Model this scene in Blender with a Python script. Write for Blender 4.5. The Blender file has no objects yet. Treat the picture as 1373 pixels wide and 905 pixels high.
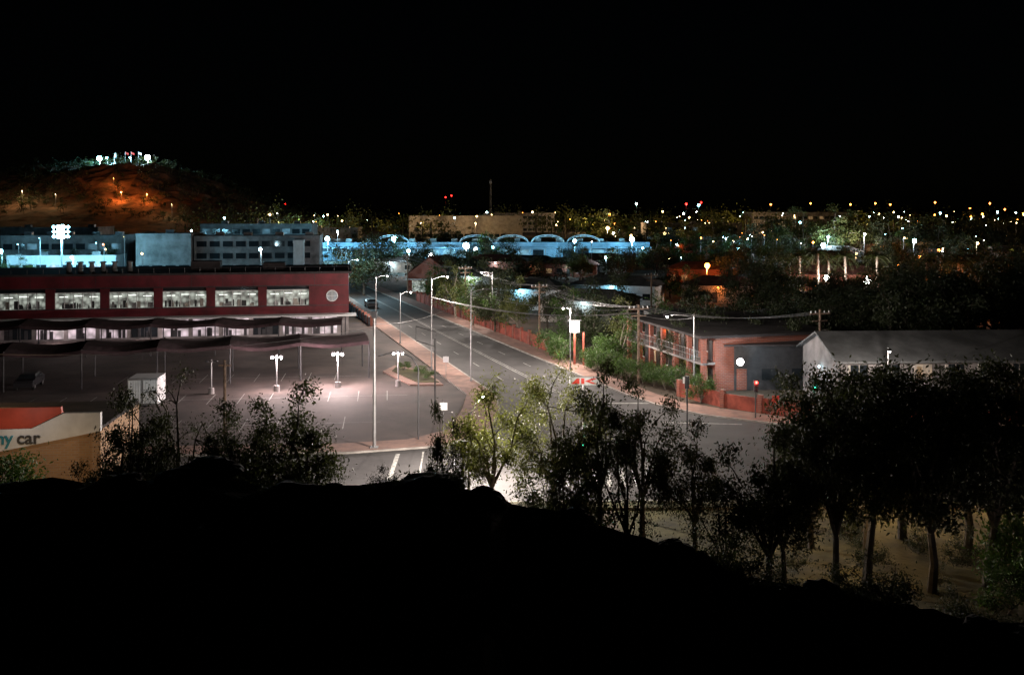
import bpy, math, random
import numpy as np
from mathutils import Vector, Matrix, noise
random.seed(7)
S=bpy.context.scene
COL=S.collection
# ------------------------------------------------------------ materials
def M(name,col,rough=.85,var=.3,scale=1.0,bump=0.0,metal=0.0,emis=None,es=0.0,col2=None,detail=6,evar=0,escale=1):
    m=bpy.data.materials.new(name); m.use_nodes=True
    nt=m.node_tree; n=nt.nodes; l=nt.links
    b=n['Principled BSDF']; b.inputs['Roughness'].default_value=rough; b.inputs['Metallic'].default_value=metal
    tc=n.new('ShaderNodeTexCoord'); no=n.new('ShaderNodeTexNoise')
    no.inputs['Scale'].default_value=scale; no.inputs['Detail'].default_value=detail; no.inputs['Roughness'].default_value=.65
    l.new(tc.outputs['Object'],no.inputs['Vector'])
    mx=n.new('ShaderNodeMix'); mx.data_type='RGBA'
    c2=col2 if col2 else tuple(max(0,c*(1-var*1.6)) for c in col)
    c1=tuple(min(1,c*(1+var)) for c in col) if not col2 else col
    mx.inputs[6].default_value=(*c2,1); mx.inputs[7].default_value=(*c1,1)
    cr=n.new('ShaderNodeMapRange'); cr.inputs[1].default_value=.36; cr.inputs[2].default_value=.64
    l.new(no.outputs['Fac'],cr.inputs[0]); l.new(cr.outputs[0],mx.inputs[0]); l.new(mx.outputs[2],b.inputs['Base Color'])
    if bump:
        bp=n.new('ShaderNodeBump'); bp.inputs['Strength'].default_value=bump; bp.inputs['Distance'].default_value=.05
        n2=n.new('ShaderNodeTexNoise'); n2.inputs['Scale'].default_value=scale*8; l.new(tc.outputs['Object'],n2.inputs['Vector'])
        l.new(n2.outputs['Fac'],bp.inputs['Height']); l.new(bp.outputs[0],b.inputs['Normal'])
    if emis:
        b.inputs['Emission Color'].default_value=(*emis,1); b.inputs['Emission Strength'].default_value=es
        if evar:
            v=n.new('ShaderNodeTexVoronoi'); v.inputs['Scale'].default_value=escale; l.new(tc.outputs['Object'],v.inputs['Vector'])
            mr=n.new('ShaderNodeMapRange'); mr.inputs[1].default_value=0; mr.inputs[2].default_value=.8
            mr.inputs[3].default_value=es*(1+evar); mr.inputs[4].default_value=es*(1-evar)
            l.new(v.outputs['Distance'],mr.inputs[0]); l.new(mr.outputs[0],b.inputs['Emission Strength'])
        m.cycles.emission_sampling='NONE'
    return m
def brickmat(name,c1,c2,mortar,scale=1.0):
    m=M(name,c1); nt=m.node_tree; n=nt.nodes; l=nt.links
    br=n.new('ShaderNodeTexBrick'); br.inputs['Scale'].default_value=scale
    br.inputs['Brick Width'].default_value=.45; br.inputs['Row Height'].default_value=.16; br.inputs['Mortar Size'].default_value=.015
    br.inputs['Color1'].default_value=(*c1,1); br.inputs['Color2'].default_value=(*c2,1); br.inputs['Mortar'].default_value=(*mortar,1)
    tc=n.new('ShaderNodeTexCoord'); sp=n.new('ShaderNodeSeparateXYZ'); ad=n.new('ShaderNodeMath'); ad.operation='ADD'; cb=n.new('ShaderNodeCombineXYZ')
    l.new(tc.outputs['Object'],sp.inputs[0]); l.new(sp.outputs[0],ad.inputs[0]); l.new(sp.outputs[1],ad.inputs[1])
    l.new(ad.outputs[0],cb.inputs[0]); l.new(sp.outputs[2],cb.inputs[1]); l.new(cb.outputs[0],br.inputs['Vector'])
    l.new(br.outputs['Color'],n['Principled BSDF'].inputs['Base Color'])
    return m
def leafmat(name,c,c2):
    m=M(name,c,rough=.6,col2=c2,scale=.9,detail=3); nt=m.node_tree; n=nt.nodes; l=nt.links
    b=n['Principled BSDF']; out=[x for x in n if x.type=='OUTPUT_MATERIAL'][0]
    tr=n.new('ShaderNodeBsdfTranslucent'); tr.inputs[0].default_value=(c[0]*1.2,c[1]*1.2,c[2]*.8,1)
    ms=n.new('ShaderNodeMixShader'); ms.inputs[0].default_value=.3
    l.new(b.outputs[0],ms.inputs[1]); l.new(tr.outputs[0],ms.inputs[2]); l.new(ms.outputs[0],out.inputs[0])
    return m
asphalt=M('asphalt',(.066,.063,.064),.8,.28,.35,.3,col2=(.042,.040,.041),detail=12)
lotasph=M('car_park_asphalt',(.085,.062,.056),.85,.4,.22,.3,col2=(.034,.025,.024),detail=12)
paint=M('road_paint',(.5,.5,.48),.7,.35,3,col2=(.16,.16,.155))
paving=M('paving',(.30,.18,.145),.9,.25,.8,.2,col2=(.17,.11,.095))
kerb=M('kerb_concrete',(.30,.28,.26),.9,.2,1)
dirt=M('desert_ground',(.10,.065,.045),.95,.4,.08,.3,col2=(.05,.04,.028),detail=10)
grass=M('dry_grass',(.095,.085,.03),.95,.4,.35,.6,col2=(.025,.024,.012),detail=12)
rock=M('rock',(.06,.042,.034),.95,.4,1.2,.6)
hillmat=M('hill_rock',(.26,.14,.085),.95,.4,.06,.5,col2=(.03,.028,.02),detail=14)
bark=M('bark',(.30,.26,.22),.9,.4,3,.4,col2=(.12,.10,.08))
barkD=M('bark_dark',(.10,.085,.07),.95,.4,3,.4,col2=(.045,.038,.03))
leafA=leafmat('leaves_olive',(.115,.13,.035),(.05,.065,.018))
leafB=leafmat('leaves_green',(.06,.12,.022),(.025,.055,.012))
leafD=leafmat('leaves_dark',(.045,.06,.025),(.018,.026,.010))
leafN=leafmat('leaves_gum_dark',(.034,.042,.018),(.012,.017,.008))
redwall=M('red_cladding',(.12,.008,.015),.6,.25,.5)
darkroof=M('dark_roof',(.035,.028,.03),.85,.3,.6)
greyroof=M('metal_roof',(.12,.125,.13),.6,.25,.4)
redroof=M('tile_roof',(.12,.05,.04),.8,.3,1)
concrete=M('concrete',(.26,.24,.24),.9,.3,.3)
cream=M('render_cream',(.38,.35,.32),.9,.2,.5)
white=M('white_paint',(.70,.71,.73),.6,.10,.7)
palebl=M('pale_blue_wall',(.22,.31,.40),.8,.3,.15)
steel=M('galvanised_steel',(.30,.30,.31),.45,.15,2,metal=.6)
darkst=M('dark_steel',(.04,.04,.045),.5,.2,2)
wood=M('timber_pole',(.16,.11,.08),.9,.35,3)
brick=brickmat('red_brick',(.27,.07,.04),(.19,.05,.035),(.22,.17,.15))
tanbr=brickmat('tan_brick',(.42,.25,.13),(.34,.20,.11),(.34,.28,.22))
redfence=M('red_fence',(.26,.055,.035),.85,.35,.6)
sail=M('shade_cloth',(.040,.020,.024),.9,.3,.8)
glass=M('dark_glass',(.02,.025,.03),.1,.1,1)
redp=M('red_sign_glow',(.55,.03,.02),.5,.1,1,emis=(1,.05,.02),es=.2)  # sign red given a faint emission of its own
redc=M('red_paint',(.5,.04,.03),.5,.1,1)
ortop=M('orange_red_paint',(.45,.06,.03),.6,.15,.6)
tealp=M('teal_lettering',(.02,.22,.30),.5,.1,1)
tyre=M('tyre',(.02,.02,.02),.8)
def E(name,c,s): return M(name,(.5,.5,.5),.5,.0,1,emis=c,es=s)
e_white=E('bulb_white',(1,.95,.9),40); e_cool=E('bulb_cool',(.55,.9,1),40); e_cyan=E('bulb_cyan',(.30,.82,1),60)
e_pink=E('bulb_pink',(1,.88,.88),45); e_or=E('bulb_orange',(1,.28,.04),22); e_warm=E('bulb_warm',(1,.66,.28),20)
e_tube=E('ceiling_tube',(.95,1,.92),2.2)
e_red=E('signal_red',(1,.02,.015),14); e_green=E('signal_green',(.05,1,.45),9)
e_win=M('office_interior',(.2,.2,.2),.6,.1,1,emis=(.84,.92,.80),es=.34,evar=.85,escale=1.6)
e_shop=M('shop_interior',(.3,.3,.3),.6,.1,1,emis=(1,.78,.88),es=.5,evar=.8,escale=1.1)
e_blue=M('mall_glazing',(.3,.3,.3),.6,.1,1,emis=(.30,.70,1),es=.22,evar=.9,escale=.5)
e_wwin=M('warm_window',(.3,.3,.3),.6,.1,1,emis=(1,.58,.25),es=.2,evar=.6,escale=1.5)
e_sign=E('lit_sign',(1,.93,.86),4)
# ------------------------------------------------------------ mesh builder
class MB:
    def __init__(s): s.v=[];s.f=[];s.m=[];s.mats=[]
    def mi(s,mat):
        if mat not in s.mats: s.mats.append(mat)
        return s.mats.index(mat)
    def add(s,vs,fs,mat):
        o=len(s.v); k=s.mi(mat); s.v+= [tuple(v) for v in vs]
        for f in fs: s.f.append([i+o for i in f]); s.m.append(k)
    def box(s,x0,x1,y0,y1,z0,z1,mat):
        vs=[(x,y,z) for z in(z0,z1) for y in(y0,y1) for x in(x0,x1)]
        s.add(vs,[(0,2,3,1),(4,5,7,6),(0,1,5,4),(2,6,7,3),(0,4,6,2),(1,3,7,5)],mat)
    def tube(s,pts,rs,mat,n=7,cap=True):
        pts=[Vector(p) for p in pts]
        if not hasattr(rs,'__len__'): rs=[rs]*len(pts)
        vs=[]
        for i,p in enumerate(pts):
            d=(pts[min(i+1,len(pts)-1)]-pts[max(i-1,0)]).normalized()
            a=d.cross(Vector((.31,.95,.05)))
            if a.length<.1: a=d.cross(Vector((1,0,0)))
            a.normalize(); b=d.cross(a)
            for k in range(n):
                t=2*math.pi*k/n; vs.append(p+(a*math.cos(t)+b*math.sin(t))*rs[i])
        fs=[(i*n+k,i*n+(k+1)%n,(i+1)*n+(k+1)%n,(i+1)*n+k) for i in range(len(pts)-1) for k in range(n)]
        if cap: fs+=[tuple(range(n)),tuple(range((len(pts)-1)*n,len(pts)*n))]
        s.add(vs,fs,mat)
    def ball(s,c,r,mat,n=8,m=5):
        vs=[];fs=[]
        for j in range(m+1):
            ph=math.pi*j/m
            for k in range(n):
                t=2*math.pi*k/n; vs.append((c[0]+r*math.sin(ph)*math.cos(t),c[1]+r*math.sin(ph)*math.sin(t),c[2]+r*math.cos(ph)))
        for j in range(m):
            for k in range(n): fs.append((j*n+k,j*n+(k+1)%n,(j+1)*n+(k+1)%n,(j+1)*n+k))
        s.add(vs,fs,mat)
    def quad(s,a,b,c,d,mat): s.add([a,b,c,d],[(0,1,2,3)],mat)
    def prism(s,pts,z0,z1,mat):
        n=len(pts); vs=[(p[0],p[1],z0) for p in pts]+[(p[0],p[1],z1) for p in pts]
        s.add(vs,[tuple(range(n,2*n))]+[(i,(i+1)%n,n+(i+1)%n,n+i) for i in range(n)],mat)
    def slab(s,pts,y0,y1,mat):
        n=len(pts); vs=[(x,y0,z) for x,z in pts]+[(x,y1,z) for x,z in pts]
        s.add(vs,[tuple(range(n)),tuple(range(2*n-1,n-1,-1))]+[(i,(i+1)%n,n+(i+1)%n,n+i) for i in range(n)],mat)
    def mesh(s,name):
        me=bpy.data.meshes.new(name); me.from_pydata(s.v,[],s.f)
        for m in s.mats: me.materials.append(m)
        me.polygons.foreach_set('material_index',s.m); me.update(); return me
    def obj(s,name,parent=None,loc=None,rz=0):
        o=bpy.data.objects.new(name,s.mesh(name)); COL.objects.link(o)
        if parent: o.parent=parent
        if loc: o.location=loc
        o.rotation_euler[2]=rz; return o
def empty(name,loc=(0,0,0),rz=0):
    e=bpy.data.objects.new(name,None); e.empty_display_size=.5; e.location=loc; e.rotation_euler[2]=rz; COL.objects.link(e); return e
def light(parent,loc,color,power,r=.15,name='light'):
    L=bpy.data.lights.new(name,'POINT'); L.energy=power; L.color=color; L.shadow_soft_size=r
    o=bpy.data.objects.new(name,L); COL.objects.link(o); o.parent=parent; o.location=loc; return o
def sheet(name,pts,z,mat):
    b=MB(); b.add([(p[0],p[1],z) for p in pts],[tuple(range(len(pts)))],mat); return b.obj(name)
WHT=(1,.87,.77);COOL=(.6,.88,1);CYAN=(.28,.75,1);PINK=(1,.80,.78);ORG=(1,.26,.05);WARM=(1,.64,.30)
EM={WHT:e_white,COOL:e_cool,CYAN:e_cyan,PINK:e_pink,ORG:e_or,WARM:e_warm}
# ------------------------------------------------------------ ground, hills
ground=MB(); ground.add([(-4000,-200,0),(4000,-200,0),(4000,7000,0),(-4000,7000,0)],[(0,1,2,3)],dirt); ground.obj('ground')
ex=[-60,-12,-10,-7.2,-6.4,-5.2,-4,-2.4,-.6,.05,1.7,3.9,4.8,6.4,9.2,12,60]
ez=[12.4,12.5,12.45,12.5,12.8,12.4,12.35,12.45,12.4,12.0,11.6,11.0,10.45,10.3,9.7,9.5,9]
def hillz(x,y):
    e=float(np.interp(x*20/max(y,14),ex,ez))
    if y<=20:
        base=e-.55*min(1,(20-y)/6)  # plateau sunk behind the crest so its shape keeps town light off
        t=min(1,max(0,(5-y)/4)); z=base+(16.3-base)*t*t*(3-2*t)
    else: z=e-(y-20)*.78
    k=.35+.65*min(1,abs(y-20)/4) if y<20 else 1
    z+=k*(.12*noise.noise(Vector((x*.6,y*.6,0)))+.12*noise.noise(Vector((x*1.7,y*1.7,3))))+.09*abs(noise.noise(Vector((x*4,y*4,6))))
    return max(z,-1)
b=MB(); nx,ny=260,130
vs=[(-50+100*i/nx,-25+65*j/ny,hillz(-50+100*i/nx,-25+65*j/ny)) for j in range(ny+1) for i in range(nx+1)]
b.add(vs,[(j*(nx+1)+i,j*(nx+1)+i+1,(j+1)*(nx+1)+i+1,(j+1)*(nx+1)+i) for j in range(ny) for i in range(nx)],rock)
b.obj('foreground_hill')
def boulder(x,y,r,sz=.6,seed=0):
    b=MB(); b.ball((0,0,0),1,rock,22,14)
    v=[]
    for p in b.v:
        q=Vector(p); k=1+.5*noise.noise(q*1.3+Vector((seed*7.1,0,0)))+.18*noise.noise(q*4+Vector((seed,0,0)))
        v.append((q.x*k*r,q.y*k*r,q.z*k*r*sz))
    b.v=v; b.obj('boulder',loc=(x,y,hillz(x,y)-.12),rz=seed*1.3)
bl=[(-1.6,20,.7,.3),(-.6,19.6,.5,.4),(-2.6,20.4,.6,.25),(-6.3,20,.7,.3),(-9.6,19.6,.8,.25),(9.3,19.6,.5,.6),(4.9,19.7,.55,.5),(10.2,19.4,.6,.6),(6.2,20,.5,.5),(-4.6,20.3,.6,.25),(7.7,19.7,.45,.6),(3.1,19.8,.5,.5),(1.2,20,.45,.5),(-7.8,20,.4,.4),(-3.6,20,.35,.3)]
for i,(x,y,r,sz) in enumerate(bl): boulder(x,y,r,sz,i)
def lookz(x,y):
    sx=170 if x<-270 else 105
    z=49*math.exp(-((x+270)/sx)**2)*math.exp(-((y-700)/95)**2)
    z=min(z,45.5); k=z/45
    z+=k*(6*noise.noise(Vector((x*.02,y*.02,0)))+3*noise.noise(Vector((x*.06,y*.06,5)))+2.4*noise.noise(Vector((x*.2,y*.2,5))))*(.35 if z>44 else 1)
    return z-.6
b=MB(); nx,ny=220,160
vs=[(-680+600*i/nx,480+440*j/ny,lookz(-680+600*i/nx,480+440*j/ny)) for j in range(ny+1) for i in range(nx+1)]
b.add(vs,[(j*(nx+1)+i,j*(nx+1)+i+1,(j+1)*(nx+1)+i+1,(j+1)*(nx+1)+i) for j in range(ny) for i in range(nx)],hillmat)
b.obj('lookout_hill')
# ------------------------------------------------------------ roads
Rr=lambda y:10.8-.34*(y-95)
Rl=lambda y:-1.5-.30*(y-95)
ys=list(range(95,331,15))
road=[( -1,88),(-1.6,80),(-5,74.5),(-12,72.4),(-90,67.4),(-90,58.5),(-20,60),(20,61),(110,62),(110,80),(30,80),(22,82),(16.5,85.5),(13,90)]+[(Rr(y),y) for y in ys]+[(Rl(y),y) for y in reversed(ys)]
sheet('road',road,.02,asphalt)
b=MB()
def mark(x0,y0,x1,y1,w,z=.032):
    d=Vector((x1-x0,y1-y0)); p=Vector((-d.y,d.x)).normalized()*w/2
    b.quad((x0-p.x,y0-p.y,z),(x0+p.x,y0+p.y,z),(x1+p.x,y1+p.y,z),(x1-p.x,y1-p.y,z),paint)
cx=lambda y,f:Rl(y)+(Rr(y)-Rl(y))*f
for y in range(94,300,9):
    for f in ((.25,.75) if y<150 else ()): mark(cx(y,f),y,cx(y+2.5,f),y+2.5,.10)
mark(cx(96,.5),96,cx(290,.5),290,.11); mark(cx(96,.53),96,cx(290,.535),290,.09)
mark(4,91,13,91,.3); mark(12.5,83,19,82.2,.25)
for k in range(8): mark(3.6+.9*k,64,3.9+.9*k,69.5,.28)
mark(-3.6,62.5,-4.2,73,.12); mark(-6,62.3,-6.5,73,.12); mark(-8,62.5,-8.3,72.4,.3)
for x in range(-80,-10,8): mark(x,66+(x+80)*.01,x+3,66+(x+80)*.01,.12)
for x in range(24,100,8): mark(x,71,x+3,71,.12)
b.obj('road_markings')
def pavement(name,inner,outer,matl=paving,z=.14):
    b=MB(); n=len(inner); inn=[]
    for i in range(n):
        a=Vector(inner[i]);oa=Vector(outer[i]); q=a+(oa-a).normalized()*.2; inn.append((q.x,q.y))
    def top(p,q,m):
        vs=[(c[0],c[1],z) for c in p]+[(c[0],c[1],z) for c in q]; b.add(vs,[(i,i+1,n+i+1,n+i) for i in range(n-1)],m)
    top(inner,inn,kerb); top(inn,outer,matl)
    for p in (inner,outer):
        vs=[(c[0],c[1],z) for c in p]+[(c[0],c[1],0) for c in p]; b.add(vs,[(i,i+1,n+i+1,n+i) for i in range(n-1)],kerb)
    b.obj(name)
pavement('pavement',[(110,80),(30,80),(22,82),(16.5,85.5),(13,90)]+[(Rr(y),y) for y in ys],[(110,82.6),(30,82.6),(24,84),(18.5,88.2),(15.6,91)]+[(Rr(y)+3,y) for y in ys])
pavement('pavement',[(Rl(y),y) for y in reversed(ys)]+[(-1,88),(-1.6,80),(-5,74.5),(-12,72.4),(-90,67.4)],[(Rl(y)-2.8,y) for y in reversed(ys)]+[(-4.4,88),(-5,80),(-8,76.5),(-13,75.2),(-90,70.2)])
pavement('pavement',[(-90,58.5),(-20,60),(20,61),(110,62)],[(-90,57),(-20,58.5),(20,59.4),(110,60.4)],grass)
lot=[(-13,75.2),(-8,76.5),(-5.5,80),(-4.6,88)]+[(Rl(y)-2.8,y) for y in ys[:5]]+[(-95,155),(-95,70.2)]
sheet('car_park',lot,.012,lotasph)
b=MB()
for row,(yy,xa,xb) in enumerate([(80,-38,-11),(91,-44,-10),(103,-40,-16)]):
    x=xa
    while x<xb:
        y=yy+.12*(x-xa); mark(x,y-2.4,x-.6,y+2.4,.06,.024); x+=2.7
    mark(xa,yy,xb,yy+.12*(xb-xa),.06,.024)
b.obj('parking_bay_markings')
b=MB(); b.prism([(-10.2,100),(-6.9,100),(-9.2,108),(-13.2,112),(-14,108)],0,.16,paving); b.prism([(-9.6,101),(-7.4,101),(-9.6,107.4),(-12.9,110.6),(-13,108)],.1,.22,grass); b.obj('garden_bed')
sheet('park_lawn',[(6,38),(60,38),(60,59.6),(6,58.9)],.012,grass)
# ------------------------------------------------------------ trees
def tree_mesh(name,seed,H,R,nl,L,leaf,tf=.3,clr=.26,nlimb=6,low=.35,bk=bark,sub=4):
    r=random.Random(seed); g=np.random.default_rng(seed); b=MB()
    top=Vector((r.uniform(-.4,.4),r.uniform(-.4,.4),H*tf)); tr=H*.016+.03
    b.tube([(0,0,-.3),(top.x*.3+r.uniform(-.15,.15),top.y*.6,H*tf*.5),top],[tr*1.35,tr*1.05,tr*.9],bk)
    cl=[]
    for i in range(nlimb):
        a=2*math.pi*(i+r.random()*.7)/nlimb; rad=R*r.uniform(.35,.8); zz=H*r.uniform(low+.12,.9)
        if i==0: rad*=.3; zz=H*.92
        e=Vector((top.x+math.cos(a)*rad,top.y+math.sin(a)*rad,zz))
        m1=top.lerp(e,.4)+Vector((r.uniform(-.4,.4),r.uniform(-.4,.4),r.uniform(-.1,.6)))
        m2=top.lerp(e,.75)+Vector((r.uniform(-.4,.4),r.uniform(-.4,.4),r.uniform(.0,.5)))
        b.tube([top,m1,m2,e],[tr*.65,tr*.45,tr*.3,tr*.1],bk,6)
        cl.append(e)
        for k in range(sub):
            s0=[m1,m2,m2,e,m1][k%5]
            aa=a+r.uniform(-1.4,1.4); q=s0+Vector((math.cos(aa)*R*r.uniform(.2,.5),math.sin(aa)*R*r.uniform(.2,.5),H*r.uniform(-.13,.13)))
            q.z=max(q.z,H*low)
            b.tube([s0,s0.lerp(q,.5)+Vector((0,0,.15)),q],[tr*.28,tr*.18,tr*.07],bk,5); cl.append(q)
            if r.random()<.6: cl.append(q+Vector((r.uniform(-1,1)*R*.2,r.uniform(-1,1)*R*.2,r.uniform(-.10,.05)*H)))
    C=np.array([tuple(c) for c in cl]); w=g.uniform(.25,1.3,len(C)); w/=w.sum()
    idx=g.choice(len(C),nl,p=w); cr=g.uniform(.55,1.3,len(C))*R*clr
    P=C[idx]+g.normal(0,.5,(nl,3))*cr[idx][:,None]*np.array([1,1,.85])
    d=g.normal(0,1,(nl,3)); d[:,2]-=.8; d/=np.linalg.norm(d,axis=1)[:,None]
    s=np.cross(d,g.normal(0,1,(nl,3))); s/=np.linalg.norm(s,axis=1)[:,None]+1e-6
    ln=g.uniform(.6,1.3,nl)[:,None]*L
    V=np.stack([P-d*ln*.5,P+s*ln*.2,P+d*ln*.5,P-s*ln*.2],1).reshape(-1,3).tolist()
    b.add(V,[(4*i,4*i+1,4*i+2,4*i+3) for i in range(nl)],leaf); return b.mesh(name)
near=[tree_mesh('gum_tree_near',11,10,3.2,13000,.24,leafN,.28,.28,8,.44,barkD,5),
      tree_mesh('gum_tree_near',12,10,3.0,9500,.22,leafN,.3,.26,7,.28,barkD),
      tree_mesh('gum_tree_near',13,10,3.2,2600,.17,leafN,.3,.22,7,.35,barkD),
      tree_mesh('gum_tree_near',14,10,3.3,13000,.24,leafN,.3,.27,8,.46,barkD,5)]
lit=[tree_mesh('gum_tree_lit',21,10,3.5,13000,.19,leafA,.2,.28,8,.3),tree_mesh('gum_tree_lit',22,10,3.4,11000,.19,leafA,.22,.27,8,.3)]
mid=[tree_mesh('shade_tree_m',31,10,4.2,3600,.40,leafB,.22,.3,7,.25),tree_mesh('shade_tree_m',32,10,3.6,3000,.40,leafA,.25,.3,6,.28),
     tree_mesh('shade_tree_m',33,10,4.5,3800,.44,leafD,.2,.32,8,.2,barkD),tree_mesh('shade_tree_m',34,10,3.4,3000,.42,leafD,.25,.32,6,.25,barkD)]
shrub=[tree_mesh('shrub_m',41,2.2,1.15,3400,.15,leafB,.1,.46,7,.12),tree_mesh('shrub_m',42,2.2,1.2,1700,.16,leafN,.1,.4,7,.1,barkD)]
def palm_mesh(seed):
    r=random.Random(seed); b=MB(); b.tube([(0,0,-.2),(.15,0,4),(.1,.1,8)],[.3,.2,.18],bark,8)
    for i in range(22):
        a=2*math.pi*i/22+r.uniform(-.1,.1); up=r.uniform(-.4,1.3); L=r.uniform(1.9,2.6)
        pts=[Vector((.1+math.cos(a)*L*t,.1+math.sin(a)*L*t,8+up*t*1.3-1.9*t*t)) for t in (0,.25,.5,.75,1)]
        b.tube(pts,[.05,.04,.03,.02,.01],leafD,4)
        for k in range(16):
            t=.15+.85*k/16; p=Vector((.1+math.cos(a)*L*t,.1+math.sin(a)*L*t,8+up*t*1.3-1.9*t*t))
            for s in (-1,1):
                q=p+Vector((-math.sin(a)*s*.5+math.cos(a)*.3,math.cos(a)*s*.5+math.sin(a)*.3,-.35)); b.add([p,p+Vector((math.cos(a)*.12,math.sin(a)*.12,0)),q],[(0,1,2)],leafD)
    return b.mesh('palm_m')
palm=palm_mesh(3)
def put(me,name,x,y,h,base,w=1,z=0):
    o=bpy.data.objects.new(name,me); COL.objects.link(o); s=h/base
    o.location=(x,y,z); o.scale=(s*w,s*w,s); o.rotation_euler[2]=random.uniform(0,6.28); return o
for x,y,h,w,k in [(-18.9,50,8.6,.85,1),(-17.2,52,9.9,.8,2),(-14.6,51,8.0,.9,1),(-11,50,8.8,1.2,1),(-12.6,52,7.9,1,1),(-19.8,52,7.8,.8,1),(-9.6,50,7.2,.8,2),(-3.5,50,8.0,.5,1),(4.6,52,9.6,.8,1),(6.9,52.5,8.8,.85,1),(9.2,50,7.0,.9,1),(5.6,47,8,.7,2),
      (2.6,49,6.4,.8,1),(11.3,44,8.2,1.0,1),(12.6,46,7.4,.9,1),(15.0,46,9.9,.8,0),(16.9,47.5,10.2,1.0,3),(19.6,46.5,9.8,1.0,0),(22.4,47,9.4,1.1,3),(18.2,51,9.8,1.1,3),(23.8,52,9.6,1.1,0),(9.8,45,5.6,.8,2),(-20.3,49,6,.9,1),(21.2,54,9.6,1.1,3),(27.5,54,9.6,1.1,3),(26,48,9,1.1,0),(15.8,52.5,8.8,.9,0)]:
    put(near[k],'gum_tree',x,y,h,10,w)
put(lit[0],'gum_tree',-1.2,57.6,8.3,10,1.0); put(lit[1],'gum_tree',2.1,57.6,8.3,10,.95)
for i in range(70):
    x=random.uniform(-11,12.5); y=random.uniform(19.6,23)
    h=random.uniform(.2,.5) if x<4 else random.uniform(.4,1.2)
    put(shrub[1],'ridge_shrub',x,y,h,2.2,1.1,hillz(x,y)-.1)
for i in range(44):
    x=random.uniform(-21,26); y=random.uniform(42,56); h=random.uniform(1.5,4.0)
    if x>10: h*=.4
    if -4<x<0: h*=.5
    put(shrub[1],'bush',x,y,h,2.2,.9,0)
for x,y,h in [(21.8,44,2.0),(23.5,45,3.0),(24.5,44,3.6),(25.5,47,4)]: put(shrub[0],'bush',x,y,h,2.2,1)
put(shrub[0],'bush',-29.3,57.5,3.6,2.2,1.2); put(shrub[0],'bush',-32,57.3,3.2,2.2,1.2)
for k in range(9):
    t=k/8; x=8.0+7.5*t; y=109.5-13*t
    put(shrub[0],'hedge_shrub',x+.6,y,2.4+random.uniform(-.2,.25),2.2,.95)
put(shrub[0],'hedge_shrub',17.2,91.5,2.6,2.2,.8); put(shrub[0],'hedge_shrub',4.5,118,3.4,2.2,.9); put(shrub[0],'hedge_shrub',5.6,115,3,2.2,.9)
for x,y in [(-8.8,103),(-9.8,106),(-11.6,108.6)]: put(shrub[0],'garden_shrub',x,y,.9,2.2,1.4,.2)
def vis(x,y,h):   # keep lanes of view to the motel and corner lamps low, as in the town
    b_=x/y
    if .28<b_<.36 and y<178: return min(h,7.2)
    if .165<b_<.215 and 120<y<222: return min(h,6.6)
    return h
midlist=[(-30,202,11.5,1.1,2),(-37,208,9,1,0),(-41,215,7.5,1,1),(-9,160,8,1,1),(-6,150,7.5,1,0),(-2.5,142,7.5,1,2),(1,136,8,1,1),(5,140,8,1,3),(8,130,7.5,1,0),(10,122,7,1,2),(12.5,112,6,1.1,0),(14,118,7,1,1),(-12,178,8,1,1),(-15,190,7,1,0),(-3,165,9,1,2),(18,125,7,1,0),
 (22,112,8.5,1,3),(27,118,7,1,2),(-12,200,8,1,2),(15,150,8,1,2),(40,115,9,1.1,2),(46,122,9,1.1,2),(36,128,8,1,3),(52,118,9,1.1,2),(56,135,10,1.1,3),(63,150,11,1,2),(45,150,10,1,2),(52,160,11,1,3),(38,165,9,1,2),(30,160,8,1,3),(30,102,7.8,1,3),(34,108,8.5,1,2),(25,106,6.5,1,3),(48,106,8,1,2),(58,110,8.5,1,2),(68,128,9,1,2),(76,150,11,1.1,2),(84,165,11,1,2),
 (16.8,106,6.5,.6,3),(19.2,99.5,5.2,.5,0),(17.6,103,5.8,.55,2),(41,106,8.5,1.1,2),(45,112,9,1.1,3),(33,117,8,1.1,2),(60,124,10,1.2,3),(51,128,10,1.2,2),(43,134,9,1.2,2),(34,143,8,1.1,3),(41,146,8,1.1,2)]
for x,y,h,w,k in midlist: put(mid[k],'shade_tree',x,y,vis(x,y,h),10,w)
for i in range(75):
    y=random.uniform(118,205); x=random.uniform(24+.10*y,.55*y)
    if math.hypot(x-60,y-182)<16 or math.hypot(x-70,y-166)<8: continue
    put(mid[random.choice([2,3])],'shade_tree',x,y,vis(x,y,random.uniform(7,10.5)),10,random.uniform(1,1.3))
for i in range(170):
    y=random.uniform(180,430); x=random.uniform(Rr(y)+12 if y<300 else -60,.55*y)
    if (y>295 and x<62 and y<360) or math.hypot(x-60,y-184)<14: continue
    put(mid[random.choice([2,3,3,2,1,0])],'shade_tree',x,y,vis(x,y,random.uniform(6,10.5)),10,random.uniform(.9,1.3))
for x,y,h,k in [(100,340,17,1),(112,345,18,1),(122,350,16,1),(92,350,14,2),(150,345,14,1),(42,450,15,1),(36,455,13,0),(50,460,12,0),(85,420,15,1),(70,400,12,1),(140,330,12,2),(-110,420,9,0),(-98,430,10,0),(-85,425,9,1),(-120,440,11,1),(165,350,15,3),(108,335,14,1),(130,340,15,2)]:
    put(mid[k],'shade_tree',x,y,h,10,1.4)
for i in range(75):
    y=random.uniform(205,430); x=random.uniform(-.54*y,-.2*y-12)
    if y<330 and x>-.2*y-60 and x>-105: continue
    if math.hypot(x+115,y-255)<14: continue
    put(mid[random.choice([0,1,2,3])],'shade_tree',x,y,random.uniform(5,9) if y>240 else random.uniform(4,6.5),10,1.2)
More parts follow.
